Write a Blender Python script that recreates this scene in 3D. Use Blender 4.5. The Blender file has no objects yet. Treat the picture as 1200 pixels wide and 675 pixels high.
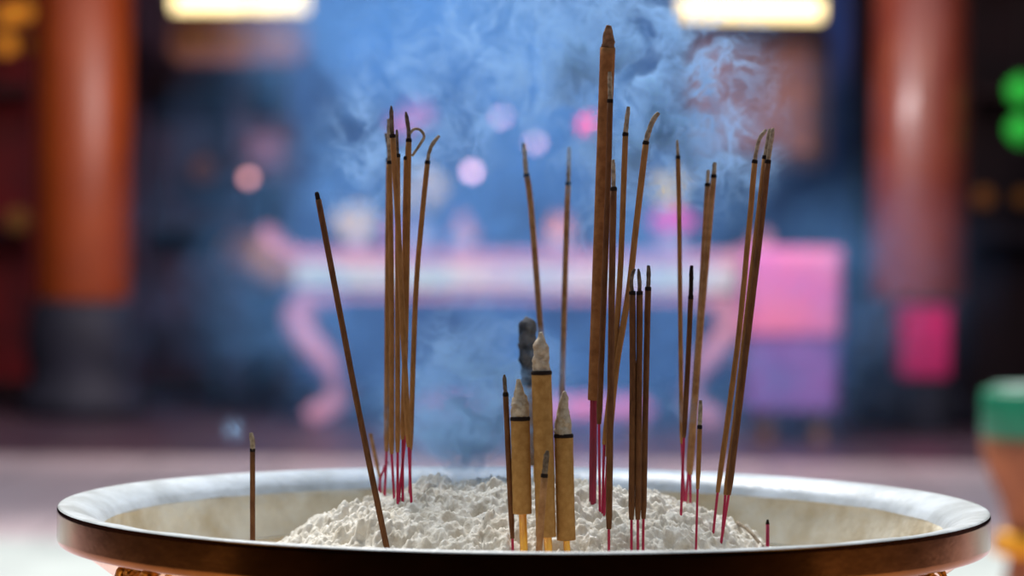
import bpy, bmesh, math, random
from mathutils import Vector, Matrix, noise
random.seed(7)
C = bpy.context.scene.collection
sc = bpy.context.scene
PI = math.pi

# ------------------------------------------------------------------ camera
LENS = 108.4
FPX = 1200 * LENS / 36
cam_d = bpy.data.cameras.new('camera'); cam = bpy.data.objects.new('camera', cam_d); C.objects.link(cam)
cam_d.lens = LENS; cam_d.sensor_width = 36; cam_d.clip_end = 200; cam_d.clip_start = 0.05
CAM = Vector((0, -2.0, 1.182))
ROT = (Matrix.Rotation(16 / FPX, 4, 'Z') @ Matrix.Rotation(PI / 2 - 76.5 / FPX, 4, 'X') @ Matrix.Rotation(math.radians(0.5), 4, 'Z'))
cam.matrix_world = Matrix.Translation(CAM) @ ROT
sc.camera = cam
cam_d.dof.use_dof = True
cam_d.dof.focus_distance = 1.9
cam_d.dof.aperture_fstop = 5.7
cam_d.dof.aperture_blades = 0

def ray(px, py):
    d = ROT.to_3x3() @ Vector(((px - 600) / FPX, -(py - 337.5) / FPX, -1))
    return d
def at(px, py, Y):
    d = ray(px, py)
    return CAM + d * ((Y - CAM.y) / d.y)

# ------------------------------------------------------------------ materials
def lin(c):
    return tuple(((v / 255) / 12.92 if v / 255 <= .04045 else ((v / 255 + .055) / 1.055) ** 2.4) for v in c) + (1,)
def mat(name, col, rough=.6, metal=0, var=0, vscale=20, bump=0, bscale=80, col2=None, emit=None, estr=0, spec=.5, stretch=None, coat=0, detail=4, trans=0):
    m = bpy.data.materials.new(name); m.use_nodes = True
    nt = m.node_tree; N = nt.nodes; L = nt.links
    b = N['Principled BSDF']
    b.inputs['Base Color'].default_value = lin(col)
    b.inputs['Roughness'].default_value = rough; b.inputs['Metallic'].default_value = metal
    b.inputs['Specular IOR Level'].default_value = spec
    b.inputs['Coat Weight'].default_value = coat; b.inputs['Coat Roughness'].default_value = .15
    if trans: b.inputs['Transmission Weight'].default_value = trans
    if var or col2 or bump:
        tc = N.new('ShaderNodeTexCoord')
        src = tc.outputs['Object']
        if stretch:
            mp = N.new('ShaderNodeMapping'); mp.inputs['Scale'].default_value = stretch
            L.new(src, mp.inputs['Vector']); src = mp.outputs['Vector']
    if var or col2:
        n = N.new('ShaderNodeTexNoise'); n.inputs['Scale'].default_value = vscale; n.inputs['Detail'].default_value = detail
        n.inputs['Roughness'].default_value = .6
        L.new(src, n.inputs['Vector'])
        r = N.new('ShaderNodeValToRGB')
        c2 = col2 or tuple(max(0, v * (1 - var)) for v in col)
        r.color_ramp.elements[0].position = .35; r.color_ramp.elements[1].position = .65
        r.color_ramp.elements[0].color = lin(c2); r.color_ramp.elements[1].color = lin(col)
        L.new(n.outputs['Fac'], r.inputs['Fac']); L.new(r.outputs['Color'], b.inputs['Base Color'])
    if bump:
        n2 = N.new('ShaderNodeTexNoise'); n2.inputs['Scale'].default_value = bscale; n2.inputs['Detail'].default_value = 5
        L.new(src, n2.inputs['Vector'])
        bp = N.new('ShaderNodeBump'); bp.inputs['Strength'].default_value = bump; bp.inputs['Distance'].default_value = .3 / bscale
        L.new(n2.outputs['Fac'], bp.inputs['Height']); L.new(bp.outputs['Normal'], b.inputs['Normal'])
    if emit:
        b.inputs['Emission Color'].default_value = lin(emit); b.inputs['Emission Strength'].default_value = estr
    return m

M = {}
M['ash'] = mat('ash', (238, 231, 218), .95, col2=(208, 197, 178), vscale=90, bump=1.0, bscale=360, spec=.1)
M['ash_tip'] = mat('ash_tip', (176, 160, 138), .95, col2=(120, 104, 86), vscale=300, bump=.8, bscale=600, spec=.1)
M['ash_brown'] = mat('ash_brown', (150, 112, 84), .95, col2=(104, 74, 54), vscale=260, bump=.8, bscale=600, spec=.1)
M['ash_dim'] = mat('ash_dim', (124, 108, 92), .95, col2=(72, 60, 50), vscale=300, bump=.8, bscale=600, spec=.1)
M['ash_grey'] = mat('ash_grey', (118, 112, 108), .95, col2=(46, 44, 44), vscale=160, bump=.9, bscale=400, spec=.1)
M['ash_pale'] = mat('ash_pale', (200, 186, 166), .95, col2=(168, 146, 120), vscale=260, bump=.8, bscale=500, spec=.1)
M['char'] = mat('char', (34, 24, 20), .9, bump=.5, bscale=800, spec=.15)
M['coat'] = mat('incense_coat', (160, 112, 66), .8, col2=(132, 90, 50), vscale=260, bump=.35, bscale=900, spec=.15, stretch=(1, 1, .3))
M['coat_dark'] = mat('incense_coat_dark', (116, 76, 46), .8, col2=(90, 56, 34), vscale=260, bump=.35, bscale=900, spec=.15, stretch=(1, 1, .3))
M['coat_thick'] = mat('incense_coat_thick', (180, 136, 80), .85, col2=(158, 114, 62), vscale=180, bump=.3, bscale=700, spec=.12)
M['coat_tall'] = mat('incense_coat_tall', (160, 108, 66), .85, col2=(128, 82, 46), vscale=140, bump=.4, bscale=500, spec=.12)
M['coat_pale'] = mat('incense_coat_pale', (172, 128, 88), .85, col2=(140, 98, 62), vscale=180, bump=.3, bscale=700, spec=.12)
M['stem'] = mat('bamboo_magenta', (190, 16, 72), .6, col2=(150, 10, 56), vscale=200, stretch=(1, 1, .2))
M['stem_dark'] = mat('bamboo_crimson', (150, 18, 58), .6, col2=(112, 12, 44), vscale=200, stretch=(1, 1, .2))
M['stem_gold'] = mat('bamboo_gold', (255, 190, 20), .3, col2=(214, 136, 10), vscale=220, stretch=(1, 1, .25), coat=.6)
M['brass'] = mat('brass', (150, 96, 42), .14, 1, col2=(128, 80, 34), vscale=14, bump=.02, bscale=40)
M['brass_gold'] = mat('brass_gold', (250, 206, 110), .34, 1, col2=(214, 156, 66), vscale=40)
M['brass_pale'] = mat('brass_pale', (228, 190, 142), .2, 1, col2=(206, 160, 108), vscale=14, bump=.02, bscale=40)
M['rim_top'] = mat('ashen_rim', (214, 216, 214), .38, 0, col2=(172, 172, 166), vscale=22, bump=.3, bscale=160)
M['inner'] = mat('ashen_inner', (232, 222, 200), .9, col2=(204, 186, 154), vscale=24, bump=.8, bscale=70, spec=.1)
M['stone'] = mat('stone', (120, 112, 106), .8, var=.25, vscale=6, bump=.3)

# ------------------------------------------------------------------ helpers
def obj(name, me, m, parent=None, smooth=True):
    if isinstance(me, bmesh.types.BMesh):
        bm = me; me = bpy.data.meshes.new(name); bm.normal_update(); bm.to_mesh(me); bm.free()
    o = bpy.data.objects.new(name, me); C.objects.link(o)
    if m: me.materials.append(m)
    if smooth:
        for p in me.polygons: p.use_smooth = True
    if parent: o.parent = parent
    return o
def thing(name, label, cat, loc=(0, 0, 0), group=None):
    o = bpy.data.objects.new(name, None); C.objects.link(o); o.location = loc
    o.empty_display_size = .05
    o['label'] = label; o['category'] = cat
    if group: o['group'] = group
    return o
def tag(o, label, cat, group=None, kind=None):
    o['label'] = label; o['category'] = cat
    if group: o['group'] = group
    if kind: o['kind'] = kind
    return o
def struct(name, bm, m, smooth=False):
    o = obj(name, bm, m, None, smooth); o['kind'] = 'structure'; return o
def box(bm, x0, x1, y0, y1, z0, z1, bev=0):
    r = bmesh.ops.create_cube(bm, size=1)
    for v in r['verts']:
        v.co = Vector((x0 + (v.co.x + .5) * (x1 - x0), y0 + (v.co.y + .5) * (y1 - y0), z0 + (v.co.z + .5) * (z1 - z0)))
    if bev:
        es = list({e for v in r['verts'] for e in v.link_edges})
        bmesh.ops.bevel(bm, geom=es, offset=bev, segments=2, affect='EDGES')
    return bm
def boxm(*a, **k): return box(bmesh.new(), *a, **k)
def lathe(bm, prof, seg=48, cx=0, cy=0, close=False):
    rings = []
    for r, z in prof:
        if r < 1e-6: rings.append([bm.verts.new((cx, cy, z))])
        else: rings.append([bm.verts.new((cx + r * math.cos(2 * PI * i / seg), cy + r * math.sin(2 * PI * i / seg), z)) for i in range(seg)])
    for a, b in zip(rings, rings[1:]):
        for i in range(seg):
            j = (i + 1) % seg
            if len(a) == 1 and len(b) == 1: continue
            if len(a) == 1: bm.faces.new((a[0], b[j], b[i]))
            elif len(b) == 1: bm.faces.new((a[i], a[j], b[0]))
            else: bm.faces.new((a[i], a[j], b[j], b[i]))
    bmesh.ops.recalc_face_normals(bm, faces=bm.faces)
    return bm
def resample(pts, step):
    """Catmull-Rom through pts, about one point per step."""
    if len(pts) == 2:
        n = max(2, int((pts[1] - pts[0]).length / step) + 1)
        return [pts[0].lerp(pts[1], i / (n - 1)) for i in range(n)]
    P = [pts[0] * 2 - pts[1]] + list(pts) + [pts[-1] * 2 - pts[-2]]
    out = []
    for i in range(1, len(P) - 2):
        p0, p1, p2, p3 = P[i - 1:i + 3]
        n = max(2, int((p2 - p1).length / step))
        for k in range(n):
            t = k / n
            out.append(.5 * ((2 * p1) + (p2 - p0) * t + (2 * p0 - 5 * p1 + 4 * p2 - p3) * t * t + (3 * p1 - p0 - 3 * p2 + p3) * t ** 3))
    out.append(P[-2])
    return out
def tube(bm, pts, rad, seg=12, jit=0, cap=True, seed=0):
    """pts: world points; rad: function of t in 0..1 or a number"""
    rf = rad if callable(rad) else (lambda t: rad)
    n = len(pts); rings = []
    up = Vector((0, 1, 0))
    for i, p in enumerate(pts):
        d = (pts[min(i + 1, n - 1)] - pts[max(i - 1, 0)]).normalized()
        a = d.cross(up)
        if a.length < 1e-4: a = d.cross(Vector((1, 0, 0)))
        a.normalize(); b = a.cross(d).normalized()
        r = rf(i / (n - 1)); ring = []
        for k in range(seg):
            w = 2 * PI * k / seg
            q = a * math.cos(w) + b * math.sin(w)
            rr = r
            if jit: rr = r * (1 + jit * noise.noise(Vector((p.x + q.x * r, p.y + q.y * r, p.z)) * (1.1 / max(r, 1e-4)) + Vector((seed, 0, 0))))
            ring.append(bm.verts.new(p + q * rr))
        rings.append(ring)
    for A, B in zip(rings, rings[1:]):
        for k in range(seg):
            j = (k + 1) % seg
            bm.faces.new((A[k], A[j], B[j], B[k]))
    if cap:
        bm.faces.new(rings[0]); bm.faces.new(rings[-1])
    bmesh.ops.recalc_face_normals(bm, faces=bm.faces)
    return bm
def sphere(bm, c, r, u=16, v=10, sx=1, sy=1, sz=1):
    g = bmesh.ops.create_uvsphere(bm, u_segments=u, v_segments=v, radius=r)
    for q in g['verts']: q.co = Vector((q.co.x * sx, q.co.y * sy, q.co.z * sz)) + Vector(c)
    return bm

# ------------------------------------------------------------------ the ash bed
PROF = [(0, 1.009), (.05, 1.010), (.08, 1.0035), (.10, .9975), (.12, .9915), (.13, .9875), (.145, .978), (.165, .963), (.185, .953), (.21, .949), (.3, .949)]
def prof(r):
    for (r0, z0), (r1, z1) in zip(PROF, PROF[1:]):
        if r <= r1:
            t = (r - r0) / (r1 - r0); return z0 + (z1 - z0) * t
    return PROF[-1][1]
def chips(p, scale, warp, seed, share):
    """Broken clods: every cell of a warped pattern is a chip with its own height and tilt."""
    o = Vector((seed, seed * 1.7, seed * .3))
    q = p * scale + o
    q = q + Vector((noise.noise(q * 1.9), noise.noise(q * 1.9 + Vector((7, 3, 0))), 0)) * warp + Vector((noise.noise(q * 5), noise.noise(q * 5 + Vector((7, 3, 0))), 0)) * warp * .35
    d, pts = noise.voronoi(q)
    c = pts[0]
    a = noise.cell(c * 9.1 + o) * .5 + .5
    tx = noise.cell(c * 5.3 + Vector((3, 8, 1))); ty = noise.cell(c * 6.1 + Vector((1, 2, 9)))
    e = min(1, (d[1] - d[0]) * 3.5)
    if a > share: return -.18 * (1 - e)
    v = q - c
    return (.35 + .65 * a / share + .75 * (tx * v.x + ty * v.y)) * (.25 + .75 * e)
def ash_h(x, y):
    wob = noise.noise(Vector((x * 9, y * 9, 3.3))) * .014 + noise.noise(Vector((x * 28, y * 28, 8.3))) * .005
    r = math.hypot(x, y) + wob
    z = prof(max(r, 0))
    w = 1 - min(1, max(0, (r - .16) / .05)) * .8
    p = Vector((x, y, 0))
    z += w * .0040 * noise.noise(p * 20 + Vector((5, 1, 0)))
    z += w * .0058 * chips(p, 40, .45, 1.3, .2)
    z += w * .0034 * chips(p, 85, .45, 4.1, .6)
    z += w * .0034 * chips(p, 190, .4, 7.7, .8)
    k = noise.noise(p * 95 + Vector((2, 7, 0)))
    if k < -.1: z += w * .021 * (k + .1)
    z += w * .0012 * noise.noise(p * 330)
    return z - .0015 * w
def build_ash():
    bm = bmesh.new(); n = 480; R = .2635; st = 2 * R / n; V = {}
    for i in range(n + 1):
        x = -R + i * st
        for j in range(n + 1):
            y = -R + j * st
            if x * x + y * y <= R * R:
                V[i, j] = bm.verts.new((x, y, ash_h(x, y)))
    for (i, j), v in V.items():
        a = V.get((i + 1, j)); b = V.get((i + 1, j + 1)); c = V.get((i, j + 1))
        if a and b and c: bm.faces.new((v, a, b, c))
    # body below: skirt and flat bottom so the ash is a solid mass
    es = [e for e in bm.edges if e.is_boundary]
    ret = bmesh.ops.extrude_edge_only(bm, edges=es)
    for v in [g for g in ret['geom'] if isinstance(g, bmesh.types.BMVert)]:
        v.co.x *= .93; v.co.y *= .93; v.co.z = .90
    o = obj('ash_mound', bm, M['ash'])
    tag(o, 'mound of pale crumbly incense ash filling the brass censer', 'ash', kind='stuff')
build_ash()

def hit(px, py):
    d = ray(px, py); d = d / d.y
    Y = -.2
    while Y < .24:
        p = CAM + d * (Y - CAM.y)
        if p.z <= ash_h(p.x, p.y): return p
        Y += .001
    return None

# ------------------------------------------------------------------ censer
def build_censer():
    t = thing('incense_censer', 'large round brass incense censer with wide polished rim, full of ash', 'censer', (0, 0, 0))
    S = 160
    band = [(.2996, .9990), (.3000, .9982), (.3002, .9972), (.3002, .9962), (.3002, .995), (.3002, .988), (.3002, .981), (.3002, .9798), (.3001, .9788), (.2994, .9770), (.2984, .9762), (.2960, .9760), (.2900, .9765)]
    obj('rim_band', lathe(bmesh.new(), band, S), M['brass'], t)
    top = [(.2997, .9990), (.2992, .9997), (.2978, 1.0001), (.2955, .9999), (.290, .9992), (.283, .9968), (.276, .9930), (.2735, .9905), (.271, .9865)]
    bm = lathe(bmesh.new(), top, S)
    for v in bm.verts:
        v.co.z += .0010 * noise.noise(v.co * 26) if v.co.xy.length < .294 else 0
    l = obj('rim_top', bm, M['rim_top'], t); l['label'] = 'pale ash-dusted upper face of the rim'
    inn = [(.2712, .9868), (.270, .984), (.2685, .975), (.266, .963), (.262, .950), (.255, .93), (.24, .90), (.2, .86), (0, .84)]
    bm = lathe(bmesh.new(), inn, S)
    for v in bm.verts:
        if .9 < v.co.z < .986:
            k = 1 + .012 * noise.noise(Vector((v.co.x * 14, v.co.y * 14, v.co.z * 40))); v.co.x *= k; v.co.y *= k
    l = obj('inner_wall', bm, M['inner'], t); l['label'] = 'inside wall caked with tan ash'
    bowl = [(.2905, .9768), (.284, .971), (.275, .9645), (.267, .9585), (.2605, .952), (.2555, .943), (.2525, .932), (.2510, .92), (.252, .905), (.258, .885), (.272, .85), (.286, .80),
            (.290, .76), (.284, .71), (.262, .66), (.225, .62), (.185, .595), (.172, .585), (.172, .575), (.0, .575)]
    obj('bowl', lathe(bmesh.new(), bowl, S), M['brass_pale'], t)
    obj('foot_ring', lathe(bmesh.new(), [(0, .58), (.165, .58), (.15, .56), (.145, .53), (.16, .50), (.185, .485), (.19, .47), (.185, .46), (0, .46)], 96), M['brass'], t)
    # cast scroll relief round the neck
    me = None
    for a in [math.radians(q) for q in (214, 270, 326, 34, 90, 146)]:
        if me is None:
            bm = bmesh.new()
            pts = []
            for k in range(26):
                u = k / 25; w = u * 4.3 * PI; r = .0145 * (1 - u * .86)
                pts.append(Vector((r * math.cos(w), -.0035, r * math.sin(w))))
            tube(bm, pts, lambda u: .0038 * (1 - .5 * u), 8)
            pts = [Vector((.0145, -.003, 0)), Vector((.02, -.004, -.012)), Vector((.014, -.005, -.026)), Vector((0, -.004, -.032)), Vector((-.014, -.003, -.026))]
            tube(bm, resample(pts, .003), lambda u: .005 * (1 - .7 * u), 8)
            pts = [Vector((.016, -.003, .004)), Vector((.026, -.004, .010)), Vector((.033, -.003, .004)), Vector((.031, -.002, -.006))]
            tube(bm, resample(pts, .003), lambda u: .004 * (1 - .6 * u), 8)
            s = obj('relief_scroll', bm, M['brass_gold'], t); me = s.data
            s['label'] = 'gilded scroll relief below the rim'
        else:
            s = bpy.data.objects.new('relief_scroll', me); C.objects.link(s); s.parent = t
        s.location = ((.2795) * math.cos(a), .2795 * math.sin(a), .9675); s.scale = (1.25, 1.0, .72)
        s.rotation_euler = (-.75, 0, a + PI / 2)
    # plinth
    p = thing('stone_plinth', 'square stone plinth carrying the brass censer', 'plinth', (0, 0, 0))
    obj('plinth_base', boxm(-.34, .34, -.34, .34, 0, .08, .01), M['stone'], p, False)
    obj('plinth_block', boxm(-.28, .28, -.28, .28, .08, .40, .01), M['stone'], p, False)
    obj('plinth_cap', boxm(-.32, .32, -.32, .32, .40, .46, .012), M['stone'], p, False)
build_censer()

# ------------------------------------------------------------------ incense sticks
def stick(label, coat, tip=None, stem=None, w=7, tw=None, sw=3.2, Y=None, lean=0, m='coat', tm='ash_tip', stm='stem', ring=True, group=None, tipcap=.7, name='incense_stick', fix=False):
    """coat: image-plane guide from its lower end up, tip: from the coat's end up, stem: where it meets the ash"""
    low = stem or coat[0]
    base = None if fix else hit(*low)
    if base is None: base = at(low[0], low[1], Y)
    Y0 = base.y
    top = (tip or coat)[-1]
    def P(p):
        f = (low[1] - p[1]) / 400.0
        return at(p[0], p[1], Y0 + lean * f)
    k = (Y0 + 2.0) / FPX
    r = w * .5 * k; rt = (tw or w * .78) * .5 * k; rs = sw * .5 * k
    t = thing(name, label, 'incense stick', base, group)
    def child(nm, bm, mm, lab=None):
        bmesh.ops.translate(bm, verts=bm.verts, vec=-base)
        o = obj(nm, bm, M[mm], t)
        if lab: o['label'] = lab
        return o
    cp = [P(p) for p in coat]
    bury = None
    if stem is None:
        d = (cp[0] - cp[1]).normalized(); cp = [cp[0] + d * .02] + cp
    sd = random.random() * 50
    cpts = resample(cp, .008)
    child('coating', tube(bmesh.new(), cpts, lambda u: r * (.72 if u == 0 else 1), 14, .05, seed=sd), m)
    if stem:
        b = P(stem); c0 = cp[0]
        up = (cp[1] - cp[0]).normalized() * .012
        d = (b - c0).normalized()
        child('stem', tube(bmesh.new(), resample([b + d * .022, b, c0, c0 + up][:4], .01), rs, 10), stm)
    if tip:
        tp = [P(p) for p in tip]
        allp = [cp[-1]] + tp
        child('ash_tip', tube(bmesh.new(), resample(allp, .0012), lambda u: rt * (1 if u < .8 else 1 - (1 - tipcap) * (u - .8) / .2), 12, .22, seed=sd), tm)
        if ring:
            d = (allp[1] - allp[0]).normalized()
            child('burn_ring', tube(bmesh.new(), [allp[0] - d * .0016, allp[0] - d * .0012, allp[0] + d * .0006, allp[0] + d * .001], lambda u: r * (1.06 if .2 < u < .8 else .9), 14), 'char')
    return t

GA = 'sticks of the tall bundle left of centre'
GC = 'sticks beside the tall thick stick'
GD = 'three sticks close together at the front'
GE = 'sticks behind the right of the mound'
GF = 'three sticks leaning together at the right'
# leaning one and the short ones on the left
stick('dark incense stick leaning left alone, planted at the left front of the mound', [(453, 641), (424, 500), (398, 365), (373, 234)], [(372, 230), (371, 225)], w=7.2, tw=5.5, m='coat_dark', tm='char', ring=False, Y=-.13, lean=.02)
stick('short lone stick with a bent grey tip near the left rim', [(296, 690), (296, 527)], [(296, 518), (294, 507)], w=6.2, tw=6, m='coat_dark', Y=-.05, fix=True)
stick('small blurred stick stub leaning behind the leaning dark stick', [(445, 560), (434, 508)], None, (446, 588), w=4.4, m='coat_pale', Y=.10, fix=True)
stick('thin dark splinter of a stick behind the tall bundle, leaning right', [(446, 560), (454, 541)], None, (443, 588), w=3, m='char', Y=.10, fix=True)
# the tall bundle
stick('leftmost stick of the tall bundle, its tip bent to the left', [(453, 529), (454, 350), (455.5, 187)], [(455, 172), (452, 156)], (451, 574), w=6.6, tw=4.2, Y=.05, tm='ash_dim', group=GA)
stick('tallest stick of the left bundle, with a black pointed tip', [(479, 524), (471, 360), (465, 235), (460, 159)], [(459, 145), (458.5, 124)], (482, 589), w=6.8, tw=5, Y=.02, tm='ash_dim', tipcap=.35, group=GA)
stick('stick of the left bundle hidden behind the tallest, with a rough pale tip', [(459, 532), (459, 350), (456.5, 190)], [(456, 165), (455.5, 139)], (462, 584), w=6.4, tw=5, Y=.065, group=GA)
stick('stick showing between the two tallest of the left bundle, short of both', [(466, 530), (466, 350), (466, 182)], [(465.5, 168), (465, 152)], (466, 590), w=6.2, tw=3.6, Y=.04, tm='ash_dim', group=GA)
stick('second tallest stick of the left bundle, tip curving up to a point', [(472, 515), (476, 350), (479, 164)], [(478.5, 150), (475.5, 131)], (472, 586), w=6.8, tw=4.8, Y=.03, tm='ash_dim', tipcap=.4, group=GA)
stick('stick of the left bundle with its burnt ash curled over into a hook', [(475, 510), (474, 330), (476, 185)], [(478, 163), (484, 152), (492, 152), (497, 160), (491, 171), (483, 183)], (467, 588), w=6, tw=3.4, Y=.06, tm='ash_tip', tipcap=.9, group=GA)
stick('rightmost stick of the left bundle, ash tip bending to the right', [(481, 527), (487, 350), (494, 260), (501, 190)], [(503, 178), (508, 167), (515, 159)], (480, 580), w=6.2, tw=4.6, Y=.05, group=GA)
# blurred pair at the back
stick('blurred stick leaning left behind the short thick sticks', [(650, 600), (633, 380), (622, 240), (617, 205)], [(615.5, 190), (614, 168)], None, w=7, tw=5.6, m='coat_pale', Y=.12, fix=True)
stick('blurred straight stick rising behind the rightmost short thick stick', [(654, 605), (659, 440), (664, 260), (666, 215)], [(666.5, 195), (667, 172)], None, w=6.6, tw=5, m='coat_pale', Y=.12, fix=True)
# by the tall thick one
stick('stick with a pale ash tip standing against the tall thick stick', [(702, 497), (708, 340), (712.5, 220), (715, 118)], [(715, 100), (714.5, 84)], (703, 598), w=7, tw=5.6, m='coat_dark', Y=-.02, group=GC)
stick('dark sharp stick in front of the tall thick stick, grey at the tip', [(713.5, 620), (717, 340), (719, 221)], [(719, 205), (718.5, 187)], (713.5, 650), w=7.8, tw=5, m='coat_dark', Y=-.13, group=GC)
stick('straight stick right of the tall thick stick, leaning a little right', [(708, 521), (716, 450), (726, 335), (733, 157)], [(734.5, 142), (736.5, 125)], (706, 603), w=6.8, tw=5.6, Y=-.04, group=GC)
stick('stick right of the tall thick stick with its ash bent over to the right', [(712, 535), (722, 433), (737, 340), (746, 260), (757, 167)], [(761, 152), (766, 140), (772, 132)], (708, 606), w=7.4, tw=6.2, Y=-.05, group=GC)
# three at the front
stick('left one of three close sticks at the front, its tip hooked right', [(740, 609), (741.5, 450), (741, 343)], [(740, 332), (741, 322), (744, 315)], (740, 648), w=7.6, tw=4.4, m='coat_dark', tm='ash_dim', Y=-.12, group=GD)
stick('middle one of three close sticks at the front', [(747.5, 609), (749, 450), (749.5, 343)], [(749.5, 330), (748, 315)], (747.5, 651), w=7.4, tw=4.6, m='coat_dark', tm='ash_dim', Y=-.13, tipcap=.4, group=GD)
stick('right one of three close sticks at the front, the tallest of them', [(754, 608), (757, 450), (759.5, 338)], [(760, 326), (760, 311)], (753.5, 650), w=7.2, tw=5, m='coat_dark', tm='ash_dim', Y=-.12, group=GD)
# right back
stick('tall straight thin stick alone right of centre at the back', [(799, 520), (797.5, 400), (796, 260), (794.5, 184)], [(794, 174), (793.5, 164)], (802, 587), w=5.4, tw=3.8, Y=.03, group=GE)
stick('shorter dark stick in front of the back right sticks, with charred upper end', [(801.5, 513), (806, 430), (809.5, 348)], [(810, 330), (810.5, 311)], (798, 604), w=6.2, tw=5.2, m='coat_dark', tm='char', Y=-.01, group=GE)
stick('left one of a leaning blurred pair at the back right', [(806.5, 553), (818, 400), (826, 270), (829, 216)], [(829.5, 208), (830, 199)], (804, 586), w=6.2, tw=4.8, Y=.05, m='coat_pale', tm='ash_pale', group=GE)
stick('right one of a leaning blurred pair at the back right, slightly taller', [(809, 556), (820, 400), (832, 260), (836.5, 206)], [(837, 198), (837.5, 190)], (809, 588), w=6.6, tw=5.4, Y=.04, m='coat_pale', group=GE)
stick('short thin stick with a long grey tip at the right front of the mound', [(817.5, 573), (819, 535), (820, 500)], [(820.5, 485), (821, 469)], (815.5, 646), w=5.6, tw=5, Y=-.12, sw=2.8)
# leaning right
stick('leftmost of three sticks leaning right, its ash bent over to the right', [(841, 577), (853, 490), (866, 390), (878, 265), (884.5, 189)], [(887, 174), (891, 161), (898, 152)], (836, 623), w=6.6, tw=4.6, Y=-.055, group=GF)
stick('middle of three sticks leaning right', [(850, 580), (862, 490), (873, 390), (889, 250), (896.5, 184)], [(899, 170), (902, 151)], (846, 631), w=6.4, tw=5, Y=-.06, group=GF)
stick('rightmost of three sticks leaning right, the darkest and straightest', [(854, 580), (865, 490), (877, 390), (892, 265), (900, 189)], [(902.5, 172), (906, 150)], (845, 636), w=7, tw=5.4, m='coat_dark', Y=-.07, group=GF)
# small front ones
stick('thin stick in front of the short thick sticks, at their left', [(600.5, 631), (596, 540), (592.5, 462)], [(591.5, 450), (591, 439)], (601, 650), w=6.6, tw=4.6, m='coat_dark', tm='ash_dim', Y=-.15, tipcap=.5)
stick('short stub in front of the tallest short thick stick, with a long grey tip', [(629.6, 674), (634.5, 605), (638, 557)], [(639.5, 543), (641.5, 528)], None, w=8, tw=6.6, m='coat_pale', tm='ash_dim', Y=-.166, tipcap=.5, fix=True)
# burnt-down red stub at the right and a fallen one
def stub():
    b = at(899.5, 690, -.03)
    t = thing('incense_stub', 'burnt-down red stick stub with a black end near the right rim', 'incense stick', b)
    bm = tube(bmesh.new(), [at(899.5, 705, -.03) - b, at(899.5, 614, -.03) - b], .0012, 10); obj('stem', bm, M['stem'], t)
    bm = tube(bmesh.new(), [at(899.5, 614, -.03) - b, at(899.5, 609, -.03) - b], lambda u: .0013 * (1 - .5 * u), 10); obj('charred_end', bm, M['char'], t)
    a = hit(864, 616) or at(866, 612, .0); c = hit(895, 646) or at(897, 645, .0)
    bm = tube(bmesh.new(), resample([a + Vector((0, 0, .002)), (a + c) / 2 + Vector((0, 0, .004)), c + Vector((0, 0, .002))], .004), .0011, 8, .1)
    tag(obj('fallen_stick', bm, M['ash_tip']), 'thin grey burnt stick lying down the right slope of the ash', 'incense stick')
stub()

# thick joss sticks
def thick(label, body, ash, stem, w, Y, m, tm, stm, sw, ringed=True, name='thick_incense_stick', ringw=1.05, fix=False):
    g = hit(*stem[0]) if fix else hit(*stem[-1])
    if not fix and g: Y = g.y
    base = at(stem[-1][0], stem[-1][1], Y)
    k = (Y + 2) / FPX
    t = thing(name, label, 'incense stick', base)
    def child(nm, bm, mm, lab=None):
        bmesh.ops.translate(bm, verts=bm.verts, vec=-base)
        o = obj(nm, bm, M[mm], t)
        if lab: o['label'] = lab
    pts = [at(x, y, Y) for x, y in body]
    n = 40; b0, b1 = pts[0], pts[-1]
    line = [b0.lerp(b1, i / n) for i in range(n + 1)]
    line = [line[0]] + [line[0].lerp(line[1], .08)] + line[1:]
    wl = w if isinstance(w, tuple) else (w, w)
    child('coating', tube(bmesh.new(), line, lambda u: (wl[0] + (wl[1] - wl[0]) * u) * .5 * k * (.95 if u < .01 else 1), 32, .03, seed=b0.x * 90), m)
    up = (b1 - b0).normalized()
    if ringed:
        child('burn_ring', tube(bmesh.new(), [b1 - up * .0012, b1 - up * .0008, b1 + up * .0008, b1 + up * .0014], lambda u: wl[1] * .5 * k * (ringw if .2 < u < .8 else .96), 32), 'char')
    # ash cone: list of (x, y, width)
    ap = [(at(x, y, Y), ww * .5 * k) for x, y, ww in ash]
    cen = resample([a for a, _ in ap], .0009)
    cum = [0]
    for (a, _), (b, _) in zip(ap, ap[1:]): cum.append(cum[-1] + (b - a).length)
    def rad(u):
        s = u * cum[-1]
        for i in range(len(cum) - 1):
            if s <= cum[i + 1] + 1e-9:
                f = (s - cum[i]) / (cum[i + 1] - cum[i]); return ap[i][1] + (ap[i + 1][1] - ap[i][1]) * f
        return ap[-1][1]
    bm = tube(bmesh.new(), cen, rad, 36)
    for v in bm.verts:
        c = min(cen, key=lambda q: (q - v.co).length_squared)
        d = v.co - c
        f = 1 + .22 * noise.noise(v.co * 190) + .16 * noise.noise(v.co * 420) + .10 * noise.noise(v.co * 900)
        v.co = c + d * f + up * (.0016 * noise.noise(v.co * 260 + Vector((3, 3, 3))))
    child('ash_tip', bm, tm)
    sp = [at(x, y, Y) for x, y in stem]
    d = (sp[-1] - sp[0]).normalized()
    child('stem', tube(bmesh.new(), resample([sp[0] - d * .02, sp[-1] + d * .025], .006), sw * .5 * k, 18, .05), stm)

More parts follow.
